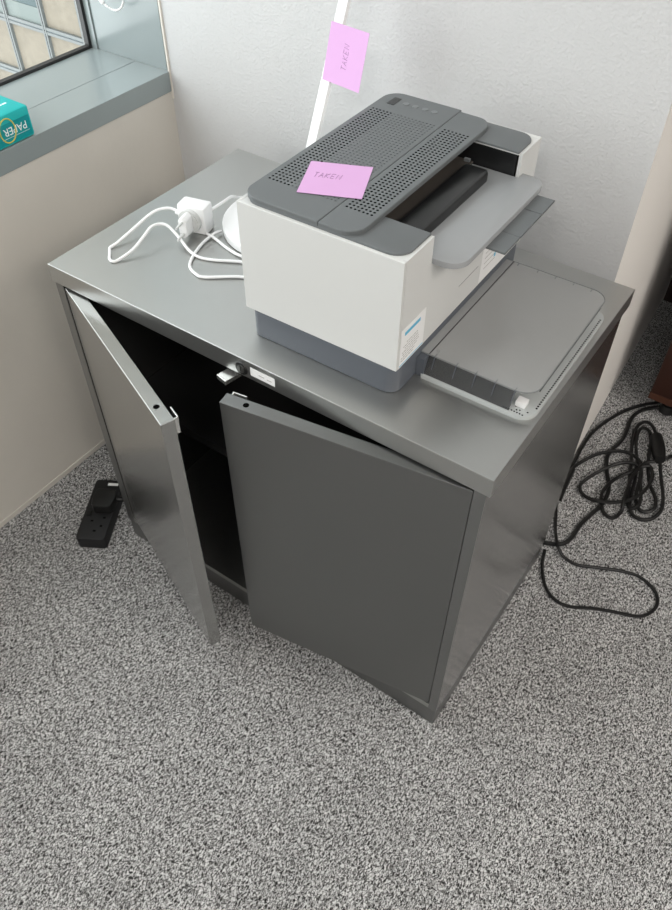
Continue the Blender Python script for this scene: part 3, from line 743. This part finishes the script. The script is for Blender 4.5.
LEAD_A = [(-0.0294, 0.5917, 0.006), (-0.036, 0.6389, 0.006), (-0.0447, 0.6865, 0.006), (-0.0305, 0.7311, 0.008), (-0.0126, 0.7595, 0.014), (0.0157, 0.7896, 0.015), (0.0397, 0.8019, 0.014), (0.0646, 0.7965, 0.016), (0.0807, 0.7762, 0.018), (0.0934, 0.7349, 0.018), (0.1102, 0.6966, 0.016), (0.1155, 0.6671, 0.012), (0.1033, 0.6539, 0.01), (0.09, 0.6714, 0.01), (0.0784, 0.713, 0.012), (0.0609, 0.7703, 0.014), (0.0407, 0.8311, 0.014), (0.0303, 0.8785, 0.014), (0.0317, 0.9076, 0.014), (0.0429, 0.9236, 0.014), (0.0603, 0.9144, 0.015), (0.0805, 0.8815, 0.018)]
LEAD_B = [(0.1125, 0.8095, 0.018), (0.1293, 0.7692, 0.016), (0.1492, 0.728, 0.012), (0.1596, 0.6952, 0.008), (0.1556, 0.6646, 0.006), (0.1392, 0.6433, 0.006), (0.1179, 0.6415, 0.006), (0.1031, 0.6576, 0.006), (0.092, 0.6919, 0.008), (0.0839, 0.7365, 0.01), (0.0686, 0.7889, 0.012), (0.0481, 0.8375, 0.013), (0.0382, 0.8774, 0.013), (0.0421, 0.9, 0.013), (0.057, 0.8985, 0.013), (0.071, 0.8717, 0.014), (0.0835, 0.8232, 0.014), (0.0974, 0.7777, 0.014), (0.1162, 0.7385, 0.013), (0.1369, 0.7135, 0.011), (0.1463, 0.6883, 0.009), (0.1387, 0.6683, 0.007), (0.1227, 0.6637, 0.007), (0.1079, 0.6782, 0.009), (0.0979, 0.7092, 0.012), (0.0902, 0.7493, 0.019), (0.0813, 0.765, 0.022), (0.0613, 0.7692, 0.022), (0.0345, 0.7511, 0.018), (0.0082, 0.7079, 0.014), (-0.0082, 0.6649, 0.01), (-0.006, 0.6449, 0.007), (0.0107, 0.6334, 0.006), (0.0394, 0.6286, 0.014), (0.0783, 0.6505, 0.016), (0.1034, 0.6831, 0.018), (0.1134, 0.7154, 0.02), (0.1133, 0.7517, 0.022), (0.1013, 0.7791, 0.022), (0.0884, 0.7761, 0.023), (0.0714, 0.7515, 0.018), (0.0494, 0.7153, 0.014), (0.0394, 0.6756, 0.015), (0.0409, 0.6452, 0.012), (0.0586, 0.6164, 0.006), (0.0814, 0.6103, 0.005), (0.0912, 0.636, 0.006), (0.0854, 0.6583, 0.02), (0.0793, 0.6974, 0.021), (0.0766, 0.7402, 0.022), (0.0853, 0.7838, 0.024), (0.1006, 0.8004, 0.022)]
CONN = [(0.0764, 0.8865, 0.018), (0.0931, 0.8519, 0.018), (0.1094, 0.8184, 0.018)]
TAIL = [(0.1007, 0.8489, 0.012), (0.118, 0.8429, 0.008), (0.1275, 0.8591, 0.0045), (0.1548, 0.9029, 0.0045)]
BLACKPLUG = [(-0.0419, 0.69, 0.008), (-0.0398, 0.6519, 0.008), (-0.0353, 0.6199, 0.008)]
TIE = [(0.0421, 0.736, 0.02), (0.0577, 0.7434, 0.02)]
HANG = [(-0.0593, 1.45, 0.0046), (-0.0726, 1.45, -0.0782), (-0.0646, 1.45, -0.1595), (-0.0322, 1.45, -0.2329), (0.0049, 1.45, -0.2621)]

def coiled_lead():
    t = thing('coiled_power_lead', 'coiled black power lead with inline connector beside the desk foot', 'cable', (LEAD_B[0][0], LEAD_B[0][1], 0))
    o = Vector(t.location)
    for P_ in (LEAD_A, LEAD_B, TAIL):
        bm = bmesh.new(); tube(bm, [Vector(q)-o for q in P_], 0.0040, 8, 7); obj('cable_sheath', bm, M['rubber'], t, smooth='auto')
    bm = bmesh.new(); tube(bm, [Vector(q)-o for q in CONN], lambda k: 0.0125+0.0035*math.sin(PI*k), 10, 6); obj('connector', bm, M['rubber'], t, smooth='auto')
    bm = bmesh.new(); tube(bm, [Vector(q)-o for q in BLACKPLUG], lambda k: 0.006+0.0015*math.sin(PI*k), 8, 4); obj('plug_end', bm, M['rubber'], t, smooth='auto')
coiled_lead()

#CABLES-END

# ------------------------------------------------------------------ desk at the right edge
def desk():
    t = thing('pedestal_desk', 'dark mahogany desk pedestal on small feet at the right edge', 'desk', (0.3, 1.2, 0))
    def T(bm): bmesh.ops.translate(bm, verts=bm.verts, vec=(-0.3, -1.2, 0)); return bm
    bm = bmesh.new(); box(bm, 0.020, 0.46, 0.966, 1.40, 0.066, 0.70, 0.002); obj('pedestal', T(bm), M['wood'], t)
    bm = bmesh.new(); box(bm, 0.019, 0.461, 0.9645, 1.401, 0.048, 0.066, 0.001); obj('base_rail', T(bm), M['wood_edge'], t)
    for x, y in ((0.066, 1.005), (0.41, 1.005), (0.066, 1.36), (0.41, 1.36)):
        bm = bmesh.new(); cyl(bm, (x, y, 0.020), (0, 0, 1), 0.009, 0.0285, 16); cyl(bm, (x, y, 0.0), (0, 0, 1), 0.019, 0.020, 20, 0.015)
        obj('foot', T(bm), M['lock_dark'], t, smooth='auto')
    bm = bmesh.new(); box(bm, -0.03, 1.60, 0.90, 1.72, 0.70, 0.728, 0.002); obj('desk_top', T(bm), M['dark_desk'], t)
    bm = bmesh.new(); box(bm, -0.088, 1.53, 1.42, 1.44, 0.01, 0.70, 0.001); obj('modesty_panel', T(bm), M['dark_desk'], t)
    bm = bmesh.new(); box(bm, 1.53, 1.56, 0.95, 1.66, 0.0, 0.70, 0.001); obj('end_panel', T(bm), M['wood'], t)
desk()
